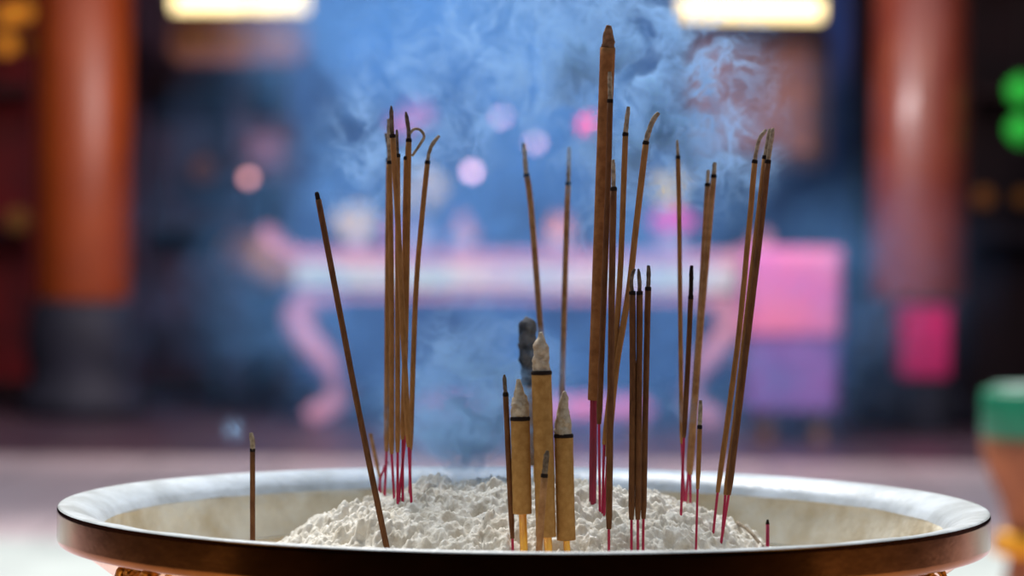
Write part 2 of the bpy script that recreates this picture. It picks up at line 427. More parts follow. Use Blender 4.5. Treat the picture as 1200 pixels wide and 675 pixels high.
thick('short thick stick at the left front, round ash cone on top, gold stem', [(612, 602), (609.5, 491)], [(609.5, 492, 20.5), (609, 470, 19.5), (608.5, 462, 13.5), (608, 452, 8), (607, 445, 4)],
      [(612.5, 602), (614, 646)], 22.5, -.10, 'coat_thick', 'ash_pale', 'stem_gold', 9.5)
thick('tallest short thick stick at the centre front with a ragged ash top', [(640, 629), (634.5, 437)], [(634.5, 438, 20.5), (634, 412, 19), (633.5, 403, 14), (634, 397, 9), (633.5, 390, 4)],
      [(641.5, 629), (643, 649)], 23.5, -.13, 'coat_thick', 'ash_pale', 'stem_gold', 10)
thick('short thick stick at the right with a pointed ash cone leaning right', [(663.5, 633), (660.5, 511)], [(660, 512, 20), (659.5, 492, 17.5), (660, 478, 12.5), (662, 466, 8.5), (662, 459, 4)],
      [(664, 633), (664.5, 646)], 22, -.12, 'coat_thick', 'ash_pale', 'stem_gold', 8)
thick('blurred thick stick behind the others, crumbling dark grey ash over half of it', [(629, 545), (621, 450)], [(621, 452, 20), (619.5, 425, 19), (618, 405, 20), (618.5, 388, 21), (619, 378, 17), (620, 373, 9)],
      [(629, 545), (631, 606)], 17, .085, 'coat_pale', 'ash_grey', 'stem_gold', 9, ringed=False, fix=True)
thick('tall thick brown stick towering over the rest, on a thick crimson stem', [(696, 469), (712.2, 56)], [(712.2, 57, 15.5), (712.5, 46, 14.5), (712.7, 40, 11.5), (713.2, 34, 9.5), (713.6, 29, 6)],
      [(695.8, 469), (694.5, 587)], (14.5, 18), .0, 'coat_tall', 'ash_brown', 'stem_dark', 8.8, ringed=False)

# ------------------------------------------------------------------ smoke (volume fields)
def vol_material(name, col, aniso):
    m = bpy.data.materials.new(name); m.use_nodes = True
    nt = m.node_tree; nt.nodes.clear()
    out = nt.nodes.new('ShaderNodeOutputMaterial'); v = nt.nodes.new('ShaderNodeVolumeScatter')
    at_ = nt.nodes.new('ShaderNodeAttribute'); at_.attribute_name = 'density'
    v.inputs['Color'].default_value = col; v.inputs['Anisotropy'].default_value = aniso
    nt.links.new(at_.outputs['Fac'], v.inputs['Density'])
    ab = nt.nodes.new('ShaderNodeVolumeAbsorption'); ab.inputs['Color'].default_value = col
    ad = nt.nodes.new('ShaderNodeAddShader')
    nt.links.new(at_.outputs['Fac'], ab.inputs['Density'])
    nt.links.new(v.outputs[0], ad.inputs[0]); nt.links.new(ab.outputs[0], ad.inputs[1])
    nt.links.new(ad.outputs[0], out.inputs['Volume'])
    return m
def smoke(label, lo, hi, res, blobs, gain, scale, warp, warpscale, base, power, col, aniso, stretch=(1, 1, 1), detail=4, seed=0.0):
    ng = bpy.data.node_groups.new('smoke_field', 'GeometryNodeTree')
    ng.interface.new_socket('Geometry', in_out='OUTPUT', socket_type='NodeSocketGeometry')
    N, L = ng.nodes, ng.links
    def node(t, **k):
        n = N.new(t)
        for a, v in k.items(): setattr(n, a, v)
        return n
    def setin(n, i, v):
        if hasattr(v, 'is_linked') or hasattr(v, 'links'): L.new(v, n.inputs[i])
        else: n.inputs[i].default_value = v
    def Mt(op, a, b=0.0, c=None):
        n = node('ShaderNodeMath', operation=op); setin(n, 0, a); setin(n, 1, b)
        if c is not None: setin(n, 2, c)
        return n.outputs[0]
    def Vm(op, a, b=(0, 0, 0), outp=0):
        n = node('ShaderNodeVectorMath', operation=op); setin(n, 0, a); setin(n, 1, b); return n.outputs[outp]
    pos = node('GeometryNodeInputPosition').outputs[0]
    env = None
    for (c, r, a) in blobs:
        d = Vm('DIVIDE', Vm('SUBTRACT', pos, tuple(c)), tuple(r))
        q = Vm('DOT_PRODUCT', d, d, 1)
        g = Mt('MULTIPLY', Mt('EXPONENT', Mt('MULTIPLY', q, -1.0)), a)
        env = g if env is None else Mt('ADD', env, g)
    env = Mt('MAXIMUM', Mt('SUBTRACT', env, .02), 0.0)
    sp = Vm('ADD', Vm('MULTIPLY', pos, stretch), (seed, seed * .7, -seed))
    wn = node('ShaderNodeTexNoise'); wn.inputs['Scale'].default_value = warpscale; wn.inputs['Detail'].default_value = 3
    L.new(sp, wn.inputs['Vector'])
    wv = Vm('SUBTRACT', wn.outputs['Color'], (.5, .5, .5))
    sc_ = node('ShaderNodeVectorMath', operation='SCALE'); L.new(wv, sc_.inputs[0]); sc_.inputs['Scale'].default_value = warp
    wp = Vm('ADD', sp, sc_.outputs[0])
    n1 = node('ShaderNodeTexNoise'); n1.inputs['Scale'].default_value = scale; n1.inputs['Detail'].default_value = detail; n1.inputs['Roughness'].default_value = .55
    L.new(wp, n1.inputs['Vector'])
    # thin bright sheets where the noise crosses its middle
    ridge = Mt('SUBTRACT', 1.0, Mt('MULTIPLY', Mt('ABSOLUTE', Mt('SUBTRACT', n1.outputs[0], .5)), 6.0))
    ridge = Mt('POWER', Mt('MAXIMUM', ridge, 0.0), power)
    n2 = node('ShaderNodeTexNoise'); n2.inputs['Scale'].default_value = scale * .45; n2.inputs['Detail'].default_value = 3
    L.new(wp, n2.inputs['Vector'])
    soft = Mt('MAXIMUM', Mt('MULTIPLY', Mt('SUBTRACT', n2.outputs[0], .40), 4.4), 0.0)
    body = Mt('ADD', Mt('MULTIPLY', ridge, Mt('MULTIPLY', soft, 1.0 - base)), Mt('MULTIPLY', soft, base))
    den = Mt('MULTIPLY', Mt('MULTIPLY', env, body), gain)
    vc = node('GeometryNodeVolumeCube')
    L.new(den, vc.inputs['Density'])
    vc.inputs['Min'].default_value = lo; vc.inputs['Max'].default_value = hi
    for i, ax in enumerate('XYZ'): vc.inputs['Resolution ' + ax].default_value = res[i]
    sm = node('GeometryNodeSetMaterial')
    m = vol_material('smoke_vapour', col, aniso)
    sm.inputs['Material'].default_value = m
    out = node('NodeGroupOutput')
    L.new(vc.outputs[0], sm.inputs[0]); L.new(sm.outputs[0], out.inputs[0])
    me = bpy.data.meshes.new('smoke'); me.materials.append(m)
    o = bpy.data.objects.new('smoke', me); C.objects.link(o)
    md = o.modifiers.new('field', 'NODES'); md.node_group = ng
    tag(o, label, 'smoke', kind='stuff')
    return o
def B(px, py, Y, rx, ry, rz, a):
    k = (Y + 2) / FPX
    return (at(px, py, Y), (rx * k, ry, rz * k), a)
BLUE = (.20, .49, .96, 1)
WH = (.40, .66, 1.0, 1)
SMOKE_ON = True
if SMOKE_ON:
    # wide soft cloud drifting behind the sticks
    smoke('broad blue cloud of incense smoke drifting behind the sticks', (-.42, .10, .98), (.42, .62, 1.42), (210, 110, 140),
          [B(450, 60, .35, 100, .11, 150, 1.2), B(560, 150, .35, 130, .11, 130, .75), B(640, 40, .35, 150, .11, 80, .8), B(400, 180, .3, 50, .1, 100, .45),
           B(600, 330, .35, 260, .12, 190, .38), B(560, 430, .3, 170, .10, 80, .35), B(800, 310, .38, 240, .12, 170, .32), B(290, 340, .38, 120, .12, 200, .12)],
          15, 20, .10, 12, .45, 1.8, BLUE, .55, seed=1.3)
    # finer wisps in the plane of focus
    smoke('fine bright wisps of smoke curling around the tall thick stick', (-.21, -.04, 1.06), (.21, .16, 1.40), (340, 110, 280),
          [B(775, 110, .07, 80, .022, 90, 1.3), B(740, 170, .065, 45, .02, 60, .8), B(700, 50, .06, 60, .024, 70, .8), B(845, 185, .08, 45, .02, 45, .45), B(590, 80, .08, 130, .03, 90, .36), B(700, 250, .0, 18, .02, 60, .5), B(440, 190, .08, 46, .03, 65, .45)],
          170, 80, .05, 30, .08, 3.0, WH, .5, stretch=(1, .3, 1), detail=4, seed=4.1)
    smoke('faint curling wisps of smoke low over the ash mound', (-.22, -.12, 1.0), (.12, .14, 1.18), (240, 150, 150),
          [B(545, 500, .06, 55, .05, 40, 1.0), B(590, 420, .125, 55, .02, 45, .6), B(790, 488, .03, 26, .02, 16, .7), B(274, 503, -.05, 14, .015, 14, .28), B(560, 440, .08, 80, .04, 60, .4)],
          190, 34, .10, 20, .03, 4.0, WH, .5, stretch=(1, .35, 1), detail=3, seed=2.2)

# ------------------------------------------------------------------ the hall behind
H = {}
def hm(k, *a, **kw): H[k] = mat(k, *a, **kw); return H[k]
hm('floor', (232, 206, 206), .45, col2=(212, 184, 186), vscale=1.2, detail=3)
hm('floor_shaded', (58, 36, 32), .7, col2=(40, 26, 24), vscale=1.5)  # front floor: shade put into the colour so the brass rim reflects dark
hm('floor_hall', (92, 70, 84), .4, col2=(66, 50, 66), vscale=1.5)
hm('floor_lit', (196, 200, 192), .7, col2=(172, 176, 170), vscale=2)
hm('wall_blue', (40, 38, 74), .7, col2=(30, 26, 48), vscale=1.3)
hm('wall_dark', (56, 30, 36), .8, col2=(38, 22, 32), vscale=1.2)
hm('gate', (60, 34, 22), .8, col2=(40, 22, 16), vscale=1.2)
hm('ceil', (60, 36, 34), .8, col2=(40, 26, 30), vscale=2)
hm('column', (156, 66, 20), .38, col2=(140, 56, 18), vscale=3)
hm('column_r', (140, 66, 48), .36, col2=(124, 54, 42), vscale=3, coat=.3)
hm('plinth', (42, 40, 56), .7, col2=(28, 27, 42), vscale=5)
hm('ochre', (206, 142, 66), .7, col2=(150, 92, 46), vscale=4)
hm('brownboard', (150, 92, 60), .7, col2=(96, 56, 52), vscale=3)
hm('gilt_dull', (190, 116, 36), .5, .2)
hm('mauve', (150, 112, 140), .7, col2=(110, 80, 112), vscale=4)
hm('maroon', (66, 26, 52), .7, col2=(40, 22, 46), vscale=3)
hm('redboard', (176, 20, 32), .6, col2=(120, 12, 26), vscale=3)
hm('gold', (232, 160, 40), .35, .8)
hm('blue', (40, 74, 150), .7, col2=(30, 50, 112), vscale=2.2)
hm('bluecloth', (28, 62, 132), .75, col2=(22, 40, 96), vscale=3)
hm('tabletop', (232, 206, 206), .5, col2=(190, 222, 216), vscale=2.5)
hm('pinkwood', (232, 164, 180), .5, col2=(210, 140, 164), vscale=5)
hm('pinkcloth', (232, 126, 166), .7, col2=(212, 108, 176), vscale=3)
hm('lilac', (150, 96, 170), .7, col2=(110, 80, 150), vscale=3)
hm('magenta', (216, 22, 110), .6, col2=(190, 16, 96), vscale=5)
hm('green', (16, 140, 98), .35, col2=(12, 110, 80), vscale=6)
hm('palegreen', (130, 170, 150), .4)
hm('terracotta', (176, 106, 62), .7, col2=(116, 66, 46), vscale=9)
hm('leaf', (36, 84, 50), .7, col2=(24, 52, 40), vscale=20)
for k, c in dict(f_pink=(240, 120, 170), f_mag=(230, 60, 170), f_yellow=(236, 214, 110), f_cream=(232, 214, 170), f_peach=(240, 160, 140), f_red=(240, 50, 90)).items(): hm(k, c, .7)
hm('vase', (220, 220, 226), .3, col2=(120, 140, 190), vscale=20)
hm('metal', (70, 66, 66), .5, .5)
hm('tube', (255, 236, 190), .4, emit=(255, 230, 160), estr=2.2)
hm('bulb', (255, 200, 200), .4, emit=(240, 190, 215), estr=9)
hm('bulb_dim', (255, 200, 200), .4, emit=(250, 160, 160), estr=2)
hm('bulb_red', (255, 60, 90), .4, emit=(255, 40, 104), estr=3)
hm('lantern_green', (40, 190, 60), .5, emit=(40, 200, 60), estr=.2)
hm('gold_glow', (255, 180, 60), .4, emit=(255, 150, 40), estr=.35)  # faint glow put into gilt bosses, which are no light source
hm('wood', (158, 98, 44), .6, col2=(112, 66, 34), vscale=8)

def tiled(m, sx, sy):
    """thin grout lines across a floor material"""
    nt = m.node_tree; N, L = nt.nodes, nt.links
    b = N['Principled BSDF']; src = b.inputs['Base Color'].links[0].from_socket
    br = N.new('ShaderNodeTexBrick'); br.offset = 0; br.inputs['Scale'].default_value = 1
    br.inputs['Brick Width'].default_value = sx; br.inputs['Row Height'].default_value = sy; br.inputs['Mortar Size'].default_value = .008
    br.inputs['Mortar'].default_value = (.14, .12, .12, 1)
    tc = N.new('ShaderNodeTexCoord'); L.new(tc.outputs['Object'], br.inputs['Vector'])
    L.new(src, br.inputs['Color1']); L.new(src, br.inputs['Color2']); L.new(br.outputs['Color'], b.inputs['Base Color'])
tiled(H['floor'], .6, .6); tiled(H['floor_hall'], .6, .6)

XW = 8
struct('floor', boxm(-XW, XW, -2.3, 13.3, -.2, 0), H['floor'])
struct('floor_front', boxm(-XW, XW, -9, -2.3, -.2, 0), H['floor_shaded'])
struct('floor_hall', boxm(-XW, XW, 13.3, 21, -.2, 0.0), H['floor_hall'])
struct('lit_strip_1', boxm(-XW, XW, 7.4, 9.2, 0, .015, .004), H['floor_lit'])  # added pale strip, its colour stands in for brightly lit floor
struct('wall_back', boxm(-XW, XW, 21, 21.3, -.2, 5.2), H['wall_dark'])
struct('wall_left', boxm(-XW - .3, -XW, -9, 21.3, -.2, 5.2), H['wall_dark'])
struct('wall_right', boxm(XW, XW + .3, -9, 21.3, -.2, 5.2), H['wall_dark'])
struct('wall_front', boxm(-XW - .3, XW + .3, -9.3, -9, -.2, 5.2), H['gate'])
struct('ceiling', boxm(-XW - .3, XW + .3, 13.2, 21.3, 5.2, 5.4), H['ceil'])
struct('ceiling_front', boxm(-XW - .3, XW + .3, -9.3, -2.4, 4.0, 4.2), H['gate'])

def pxr(x0, y0, x1, y1, Y):
    a = at(x0, y0, Y); b = at(x1, y1, Y); return a.x, b.x, b.z, a.z   # x0,x1,zlow,zhigh
def pbox(x0, y0, x1, y1, Y, depth, bev=.01):
    xa, xb, za, zb = pxr(x0, y0, x1, y1, Y)
    return boxm(xa, xb, Y, Y + depth, za, zb, bev)

# painted screen behind the altar
def screen():
    xa, xb, za, zb = pxr(335, -60, 1000, 300, 19.6)
    t = thing('altar_screen', 'tall blue painted screen standing behind the altar', 'screen', ((xa + xb) / 2, 19.6, 0))
    def ch(nm, bm, m):
        bmesh.ops.translate(bm, verts=bm.verts, vec=(-(xa + xb) / 2, -19.6, 0)); return obj(nm, bm, m, t, False)
    n = 5; w = (xb - xa) / n
    for i in range(n):
        ch('panel', boxm(xa + i * w + .03, xa + (i + 1) * w - .03, 19.6, 19.66, .05, zb + .05, .01), H['blue'])
        ch('frame_post', boxm(xa + i * w - .03, xa + i * w + .03, 19.57, 19.69, 0, zb + .05, .01), H['wall_dark'])
    ch('frame_post', boxm(xb - .03, xb + .03, 19.57, 19.69, 0, zb + .05, .01), H['wall_dark'])
    ch('top_rail', boxm(xa - .05, xb + .05, 19.57, 19.69, zb + .05, zb + .15, .01), H['wall_dark'])
screen()

# columns
def column(label, xc, hw, ybot, Y, m):
    c = at(xc, ybot, Y); r = hw * (Y + 2) / FPX; zb = c.z
    t = thing('hall_column', label, 'column', (c.x, Y, 0)); t['kind'] = 'thing'
    obj('shaft', lathe(bmesh.new(), [(0, zb), (r * .98, zb), (r, zb + .03), (r, 5.195), (0, 5.195)], 64), m, t)
    obj('stone_base', lathe(bmesh.new(), [(0, 0), (r * 1.35, 0), (r * 1.35, .12), (r * 1.15, .16), (r * 1.1, .3), (r * 1.22, zb * .6), (r * 1.12, zb - .06), (r * 1.02, zb), (0, zb)], 64), H['plinth'], t)
column('orange lacquered column at the left of the hall on a dark base', 97, 55, 352, 16.5, H['column'])
column('reddish-brown lacquered column at the right of the hall', 1075, 55, 350, 16.5, H['column_r'])

# fluorescent lamps
def fluor(label, x0, x1, y0, y1, Y):
    xa, xb, za, zb = pxr(x0, y0, x1, y1, Y)
    cx, cz, r = (xa + xb) / 2, (za + zb) / 2, (zb - za) / 2
    t = thing('fluorescent_lamp', label, 'lamp', (cx, Y, cz)); hl = (xb - xa) / 2
    bm = tube(bmesh.new(), [Vector((-hl, 0, 0)), Vector((-hl + .02, 0, 0)), Vector((hl - .02, 0, 0)), Vector((hl, 0, 0))], r, 20)
    obj('tube', bm, H['tube'], t)
    obj('housing', boxm(-hl - .05, hl + .05, -.05, .09, r * 1.1, r * 1.1 + .06, .01), H['metal'], t, False)
    for s in (-1, 1):
        obj('end_cap', boxm(s * hl - .025, s * hl + .025, -.04, .04, -r * .6, r * 1.2, .005), H['metal'], t, False)
        obj('hanger', tube(bmesh.new(), [Vector((s * hl * .8, .02, r + .1)), Vector((s * hl * .8, .02, 5.2 - cz))], .008, 8), H['metal'], t)
fluor('glowing fluorescent tube hanging at the top left of the hall', 203, 362, -10, 15, 16.2)
fluor('glowing fluorescent tube hanging at the top right of the hall', 797, 963, -4, 24, 16.2)

# boards below the lamps
def board(nm, label, cat, x0, y0, x1, y1, Y, m, m2):
    xa, xb, za, zb = pxr(x0, y0, x1, y1, Y); cx = (xa + xb) / 2
    t = thing(nm, label, cat, (cx, Y, za)); w = (xb - xa) / 2; h = zb - za
    obj('panel', boxm(-w + .05, w - .05, 0, .05, .05, h - .05, .01), m, t, False)
    for s in (-1, 1): obj('frame_side', boxm(s * w - .05, s * w + .05, -.03, .07, 0, h, .01), m2, t, False)
    for z in (0, h): obj('frame_rail', boxm(-w, w, -.03, .07, z - .05, z + .05, .01), m2, t, False)
    for s in (-1, 1): obj('hanger', tube(bmesh.new(), [Vector((s * w * .9, .02, h)), Vector((s * w * .9, .02, 5.2 - za))], .012, 8), H['metal'], t)
    return t
board('carved_board', 'ochre carved board hanging under the left tube lamp', 'board', 208, 24, 352, 66, 17.2, H['ochre'], H['brownboard'])
board('carved_board', 'large brown board hanging under the right tube lamp', 'board', 800, 36, 962, 190, 17.2, H['brownboard'], H['wall_dark'])

# altar table
def altar():
    Y = 15.8
    xa, xb, za, zb = pxr(345, 292, 862, 358, Y); cx = (xa + xb) / 2; w = (xb - xa) / 2; D = .9
    t = thing('altar_table', 'long pale pink altar table with curved legs and a blue front cloth', 'table', (cx, Y + D / 2, 0))
    obj('tabletop', boxm(-w - .06, w + .06, -D / 2, D / 2, zb - .08, zb, .02), H['pinkwood'], t, False)
    obj('runner', boxm(-w, w, -D / 2 - .012, D / 2 + .012, zb - .22, zb - .081, .006), H['tabletop'], t, False)
    for s in (-1, 1):
        bm = tube(bmesh.new(), resample([Vector((s * (w + .02), 0, zb - .03)), Vector((s * (w + .12), 0, zb + .0)), Vector((s * (w + .18), 0, zb + .07)), Vector((s * (w + .17), 0, zb + .12))], .02), .045, 10)
        for v in bm.verts: v.co.y *= D / .09
        obj('upturned_end', bm, H['pinkwood'], t)
    obj('apron', boxm(-w, w, -D / 2 + .03, D / 2 - .03, za - .02, zb - .22, .02), H['pinkwood'], t, False)
    for sx in (-1, 1):
        for sy in (-1, 1):
            z = [(za, .02), (za * .86, .10), (za * .66, .02), (za * .4, -.14), (za * .18, -.14), (.05, -.02), (0.03, .02)]
            pts = [Vector((sx * (w - .1 + dx * 1.0), sy * (D / 2 - .12), zz)) for zz, dx in z]
            obj('leg', tube(bmesh.new(), resample(pts, .04), lambda u: .085 * (1 - .25 * u), 14), H['pinkwood'], t)
    # front cloth with folds
    bm = bmesh.new(); n = 120; rows = 8; V = []
    for j in range(rows + 1):
        V.append([bm.verts.new((-w + .28 + (2 * w - .56) * i / n, -D / 2 - .03 + .02 * math.sin(i * .9) * (j / rows), za + .02 + (.22 - za) * j / rows)) for i in range(n + 1)])
    for j in range(rows):
        for i in range(n): bm.faces.new((V[j][i], V[j][i + 1], V[j + 1][i + 1], V[j + 1][i]))
    bmesh.ops.solidify(bm, geom=bm.faces, thickness=.012)
    obj('front_cloth', bm, H['bluecloth'], t)
    return zb, Y, D
ztop, YT, DT = altar()

# pink kneeling bench under the altar front
def bench():
    xa, xb, za, zb = pxr(492, 466, 765, 506, 15.0); cx = (xa + xb) / 2; w = (xb - xa) / 2
    t = thing('kneeling_bench', 'low bright pink padded kneeling bench in front of the altar table', 'bench', (cx, 15.2, 0))
    obj('cushion', boxm(-w, w, -.2, .2, max(za, .05), zb, .04), H['pinkcloth'], t)
    for sx in (-1, 1):
        for sy in (-1, 1): obj('leg', boxm(sx * (w - .08) - .03, sx * (w - .08) + .03, sy * .15 - .03, sy * .15 + .03, 0, max(za, .05) + .02, .005), H['wood'], t, False)
bench()

# flower vases along the altar
def flowers(label, px, py, r_px, fm, Y=16.3, n=9, seed=0):
    p = at(px, py, Y); k = (Y + 2) / FPX; R = r_px * k
    z0 = ztop
    t = thing('flower_vase', label, 'flowers', (p.x, Y, z0))
    hv = max(.10, min(.24, (p.z - z0) * .5))
    obj('vase', lathe(bmesh.new(), [(0, 0), (.05, 0), (.055, .01), (.085, hv * .35), (.08, hv * .55), (.04, hv * .85), (.05, hv), (.04, hv), (.03, hv * .8), (0, hv * .8)], 28), H['vase'], t)
    rnd = random.Random(seed); cz = p.z - z0
    for i in range(n):
        a = rnd.random() * 2 * PI; q = R * .75 * math.sqrt(rnd.random())
        c = Vector((q * math.cos(a), (rnd.random() - .5) * R * .8, cz + q * math.sin(a)))
        fs = obj('flower_stem', tube(bmesh.new(), resample([Vector((0, 0, hv * .8)), Vector((c.x * .3, c.y * .3, (hv + c.z) / 2)), c], .03), .006, 6), H['leaf'], t)
        bm = bmesh.new(); rb = R * .42
        for b_ in range(8):
            w = 2 * PI * b_ / 8
            sphere(bm, (c.x + rb * .55 * math.cos(w), c.y - .01, c.z + rb * .55 * math.sin(w)), rb * .45, 8, 6, 1, .5, 1)
        sphere(bm, c, rb * .5, 8, 6, 1, .8, 1)
        obj('bloom', bm, H[fm], fs)
    bm = bmesh.new()
    for i in range(12):
        a = rnd.random() * 2 * PI; q = R * .9
        sphere(bm, (q * math.cos(a) * .8, .06 + .04 * rnd.random(), cz - R * .5 + q * .5 * math.sin(a)), R * .3, 8, 6, .5, .3, 1)
    obj('foliage', bm, H['leaf'], t)
flowers('vase of pink flowers high behind the left incense bundle', 482, 140, 24, 'f_pink', 16.55, 8, 1)
flowers('vase of magenta flowers on the altar behind the left bundle', 470, 268, 24, 'f_mag', 16.2, 8, 2)
flowers('vase of cream flowers on the altar behind the left bundle', 494, 225, 28, 'f_cream', 15.98, 9, 3)
flowers('vase of peach flowers on the altar left of the short thick sticks', 540, 268, 20, 'f_peach', 16.2, 8, 4)
flowers('vase of peach flowers on the altar behind the blurred straight stick', 655, 272, 20, 'f_peach', 16.2, 8, 5)
flowers('vase of yellow flowers on the altar right of the tall thick stick', 785, 218, 24, 'f_yellow', 16.5, 9, 6)
flowers('vase of magenta flowers on the altar right of the tall thick stick', 787, 265, 26, 'f_mag', 16.2, 9, 7)
flowers('vase of white and pink flowers at the left end of the altar', 418, 268, 28, 'f_cream', 16.2, 9, 8)

# cloth-covered side table
def side_table():
    Y = 14.7
    xa, xb, za, zb = pxr(884, 291, 982, 392, Y); cx = (xa + xb) / 2; w = (xb - xa) / 2; D = .8
    t = thing('side_table', 'side table draped in bright pink cloth with a lilac skirt, right of the altar', 'table', (cx, Y + D / 2, 0))
    obj('tabletop', boxm(-w + .02, w - .02, -D / 2 + .02, D / 2 - .02, zb - .05, zb - .01, .005), H['wood'], t, False)
    for sx in (-1, 1):
        for sy in (-1, 1): obj('leg', boxm(sx * (w - .09) - .03, sx * (w - .09) + .03, sy * (D / 2 - .09) - .03, sy * (D / 2 - .09) + .03, 0, zb - .05, .005), H['wood'], t, False)
    def drape(z0, z1, off, m, nm, top):
        bm = bmesh.new(); n = 160; rows = 6; per = []
        L_ = 4 * w + 2 * D
        for i in range(n):
            s = L_ * i / n
            if s < 2 * w: q = Vector((-w + s, -D / 2)); nn = Vector((0, -1))
            elif s < 2 * w + D: q = Vector((w, -D / 2 + s - 2 * w)); nn = Vector((1, 0))
            elif s < 4 * w + D: q = Vector((w - (s - 2 * w - D), D / 2)); nn = Vector((0, 1))
            else: q = Vector((-w, D / 2 - (s - 4 * w - D))); nn = Vector((-1, 0))
            per.append((q, nn))
        V = []
        for j in range(rows + 1):
            f = j / rows
            V.append([bm.verts.new((q.x + nn.x * (off + .012 * math.sin(i * .8) * f), q.y + nn.y * (off + .012 * math.sin(i * .8) * f), z1 + (z0 - z1) * f)) for i, (q, nn) in enumerate(per)])
        for j in range(rows):
            for i in range(n): bm.faces.new((V[j][i], V[j][(i + 1) % n], V[j + 1][(i + 1) % n], V[j + 1][i]))
        if top: bm.faces.new(V[0])
        bmesh.ops.recalc_face_normals(bm, faces=bm.faces)
        obj(nm, bm, m, t)
    drape(za, zb, .02, H['pinkcloth'], 'cloth', True)
    drape(.18, za + .06, .004, H['lilac'], 'skirt', False)
side_table()

# magenta box in front of the right column
def offering_box():
    Y = 15.6
    xa, xb, za, zb = pxr(1058, 360, 1113, 444, Y); cx = (xa + xb) / 2; w = (xb - xa) / 2
    t = thing('offering_box', 'magenta offering box on a dark stand before the right column', 'box', (cx, Y + .2, 0))
    obj('box_body', boxm(-w, w, -.2, .2, za, zb - .03, .015), H['magenta'], t, False)
    obj('box_lid', boxm(-w - .01, w + .01, -.21, .21, zb - .03, zb, .01), H['magenta'], t, False)
    obj('stand', boxm(-w + .04, w - .04, -.16, .16, .06, za, .01), H['plinth'], t, False)
    obj('stand_foot', boxm(-w, w, -.2, .2, 0, .06, .01), H['plinth'], t, False)
offering_box()

# brown cask left of the altar
def cask():
    p = at(300, 305, 17.3); k = 19.3 / FPX
    t = thing('wooden_drum', 'brown wooden drum on a dark stand left of the altar', 'drum', (p.x, 17.3, 0)); t.rotation_euler = (0, 0, .5)
    R = 36 * k
    bm = lathe(bmesh.new(), [(0, -.26), (R * .8, -.26), (R * .95, -.12), (R, 0), (R * .95, .12), (R * .8, .26), (0, .26)], 40)
    bmesh.ops.rotate(bm, verts=bm.verts, cent=(0, 0, 0), matrix=Matrix.Rotation(PI / 2, 3, 'X')); bmesh.ops.translate(bm, verts=bm.verts, vec=(0, 0, p.z))
    obj('drum_body', bm, H['wood'], t)
    for s in (-1, 1):
        bm = lathe(bmesh.new(), [(R * .84, s * .24), (R * .86, s * .255), (R * .8, s * .268), (0, s * .266)], 40)
        bmesh.ops.rotate(bm, verts=bm.verts, cent=(0, 0, 0), matrix=Matrix.Rotation(PI / 2, 3, 'X')); bmesh.ops.translate(bm, verts=bm.verts, vec=(0, 0, p.z))
        obj('drum_skin', bm, H['ochre'], t)
    for sx in (-1, 1):
        for sy in (-1, 1): obj('leg', tube(bmesh.new(), [Vector((sx * R * .9, sy * .2, 0)), Vector((sx * R * .75, sy * .18, p.z - R * .3))], .03, 10), H['plinth'], t)
    obj('rail', boxm(-R * .85, R * .85, -.03, .03, p.z * .4, p.z * .4 + .06, .01), H['plinth'], t, False)
cask()

# dark red side shrine with gilded bosses, left edge
def shrine(label, x0, x1, gold_spots, Y, m):
    xa, xb, za, zb = pxr(x0, -40, x1, 500, Y); cx = (xa + xb) / 2; w = (xb - xa) / 2
    t = thing('shrine_cabinet', label, 'cabinet', (cx, Y + .3, 0))
    obj('back_panel', boxm(-w, w, .2, .3, .1, zb, .01), m, t, False)
    for s in (-1, 1): obj('side_panel', boxm(s * w - .04, s * w + .04, -.3, .3, 0, zb, .01), m, t, False)
    for z in (.1, zb * .40, zb * .72, zb): obj('shelf', boxm(-w, w, -.28, .28, z - .03, z + .03, .01), H['wall_dark'], t, False)
    for (px, py, r, mm) in gold_spots:
        p = at(px, py, Y + .02) - Vector((cx, Y + .3, 0)); rr = r * (Y + 2) / FPX
        bm = lathe(bmesh.new(), [(0, .05), (rr * .35, .05), (rr * .4, .03), (rr * .8, .04), (rr, .02), (rr, 0), (0, 0)], 24)
        bmesh.ops.rotate(bm, verts=bm.verts, cent=(0, 0, 0), matrix=Matrix.Rotation(PI / 2, 3, 'X')); bmesh.ops.translate(bm, verts=bm.verts, vec=p)
        obj('gilt_boss', bm, H[mm], t)
shrine('dark red shrine cabinet with gilt bosses at the left edge of the hall', -40, 42, [(28, 14, 12, 'gold_glow'), (8, 18, 12, 'gold_glow'), (8, 52, 12, 'gold_glow'), (34, 52, 8, 'gold'), (22, 258, 14, 'ochre')], 17.4, H['redboard'])
shrine('dark shrine cabinet at the right edge of the hall', 1135, 1235, [(1152, 232, 12, 'gilt_dull'), (1198, 232, 10, 'gilt_dull')], 17.4, H['wall_dark'])
# dark cabinet between left column and altar
shrine('dark lattice cabinet between the left column and the altar', 165, 275, [(240, 200, 16, 'brownboard'), (215, 120, 14, 'wall_blue'), (255, 260, 14, 'wall_blue')], 18.4, H['maroon'])

board('carved_board', 'small mauve board hanging left of the altar below the left tube lamp', 'board', 280, 146, 342, 204, 17.75, H['mauve'], H['maroon'])
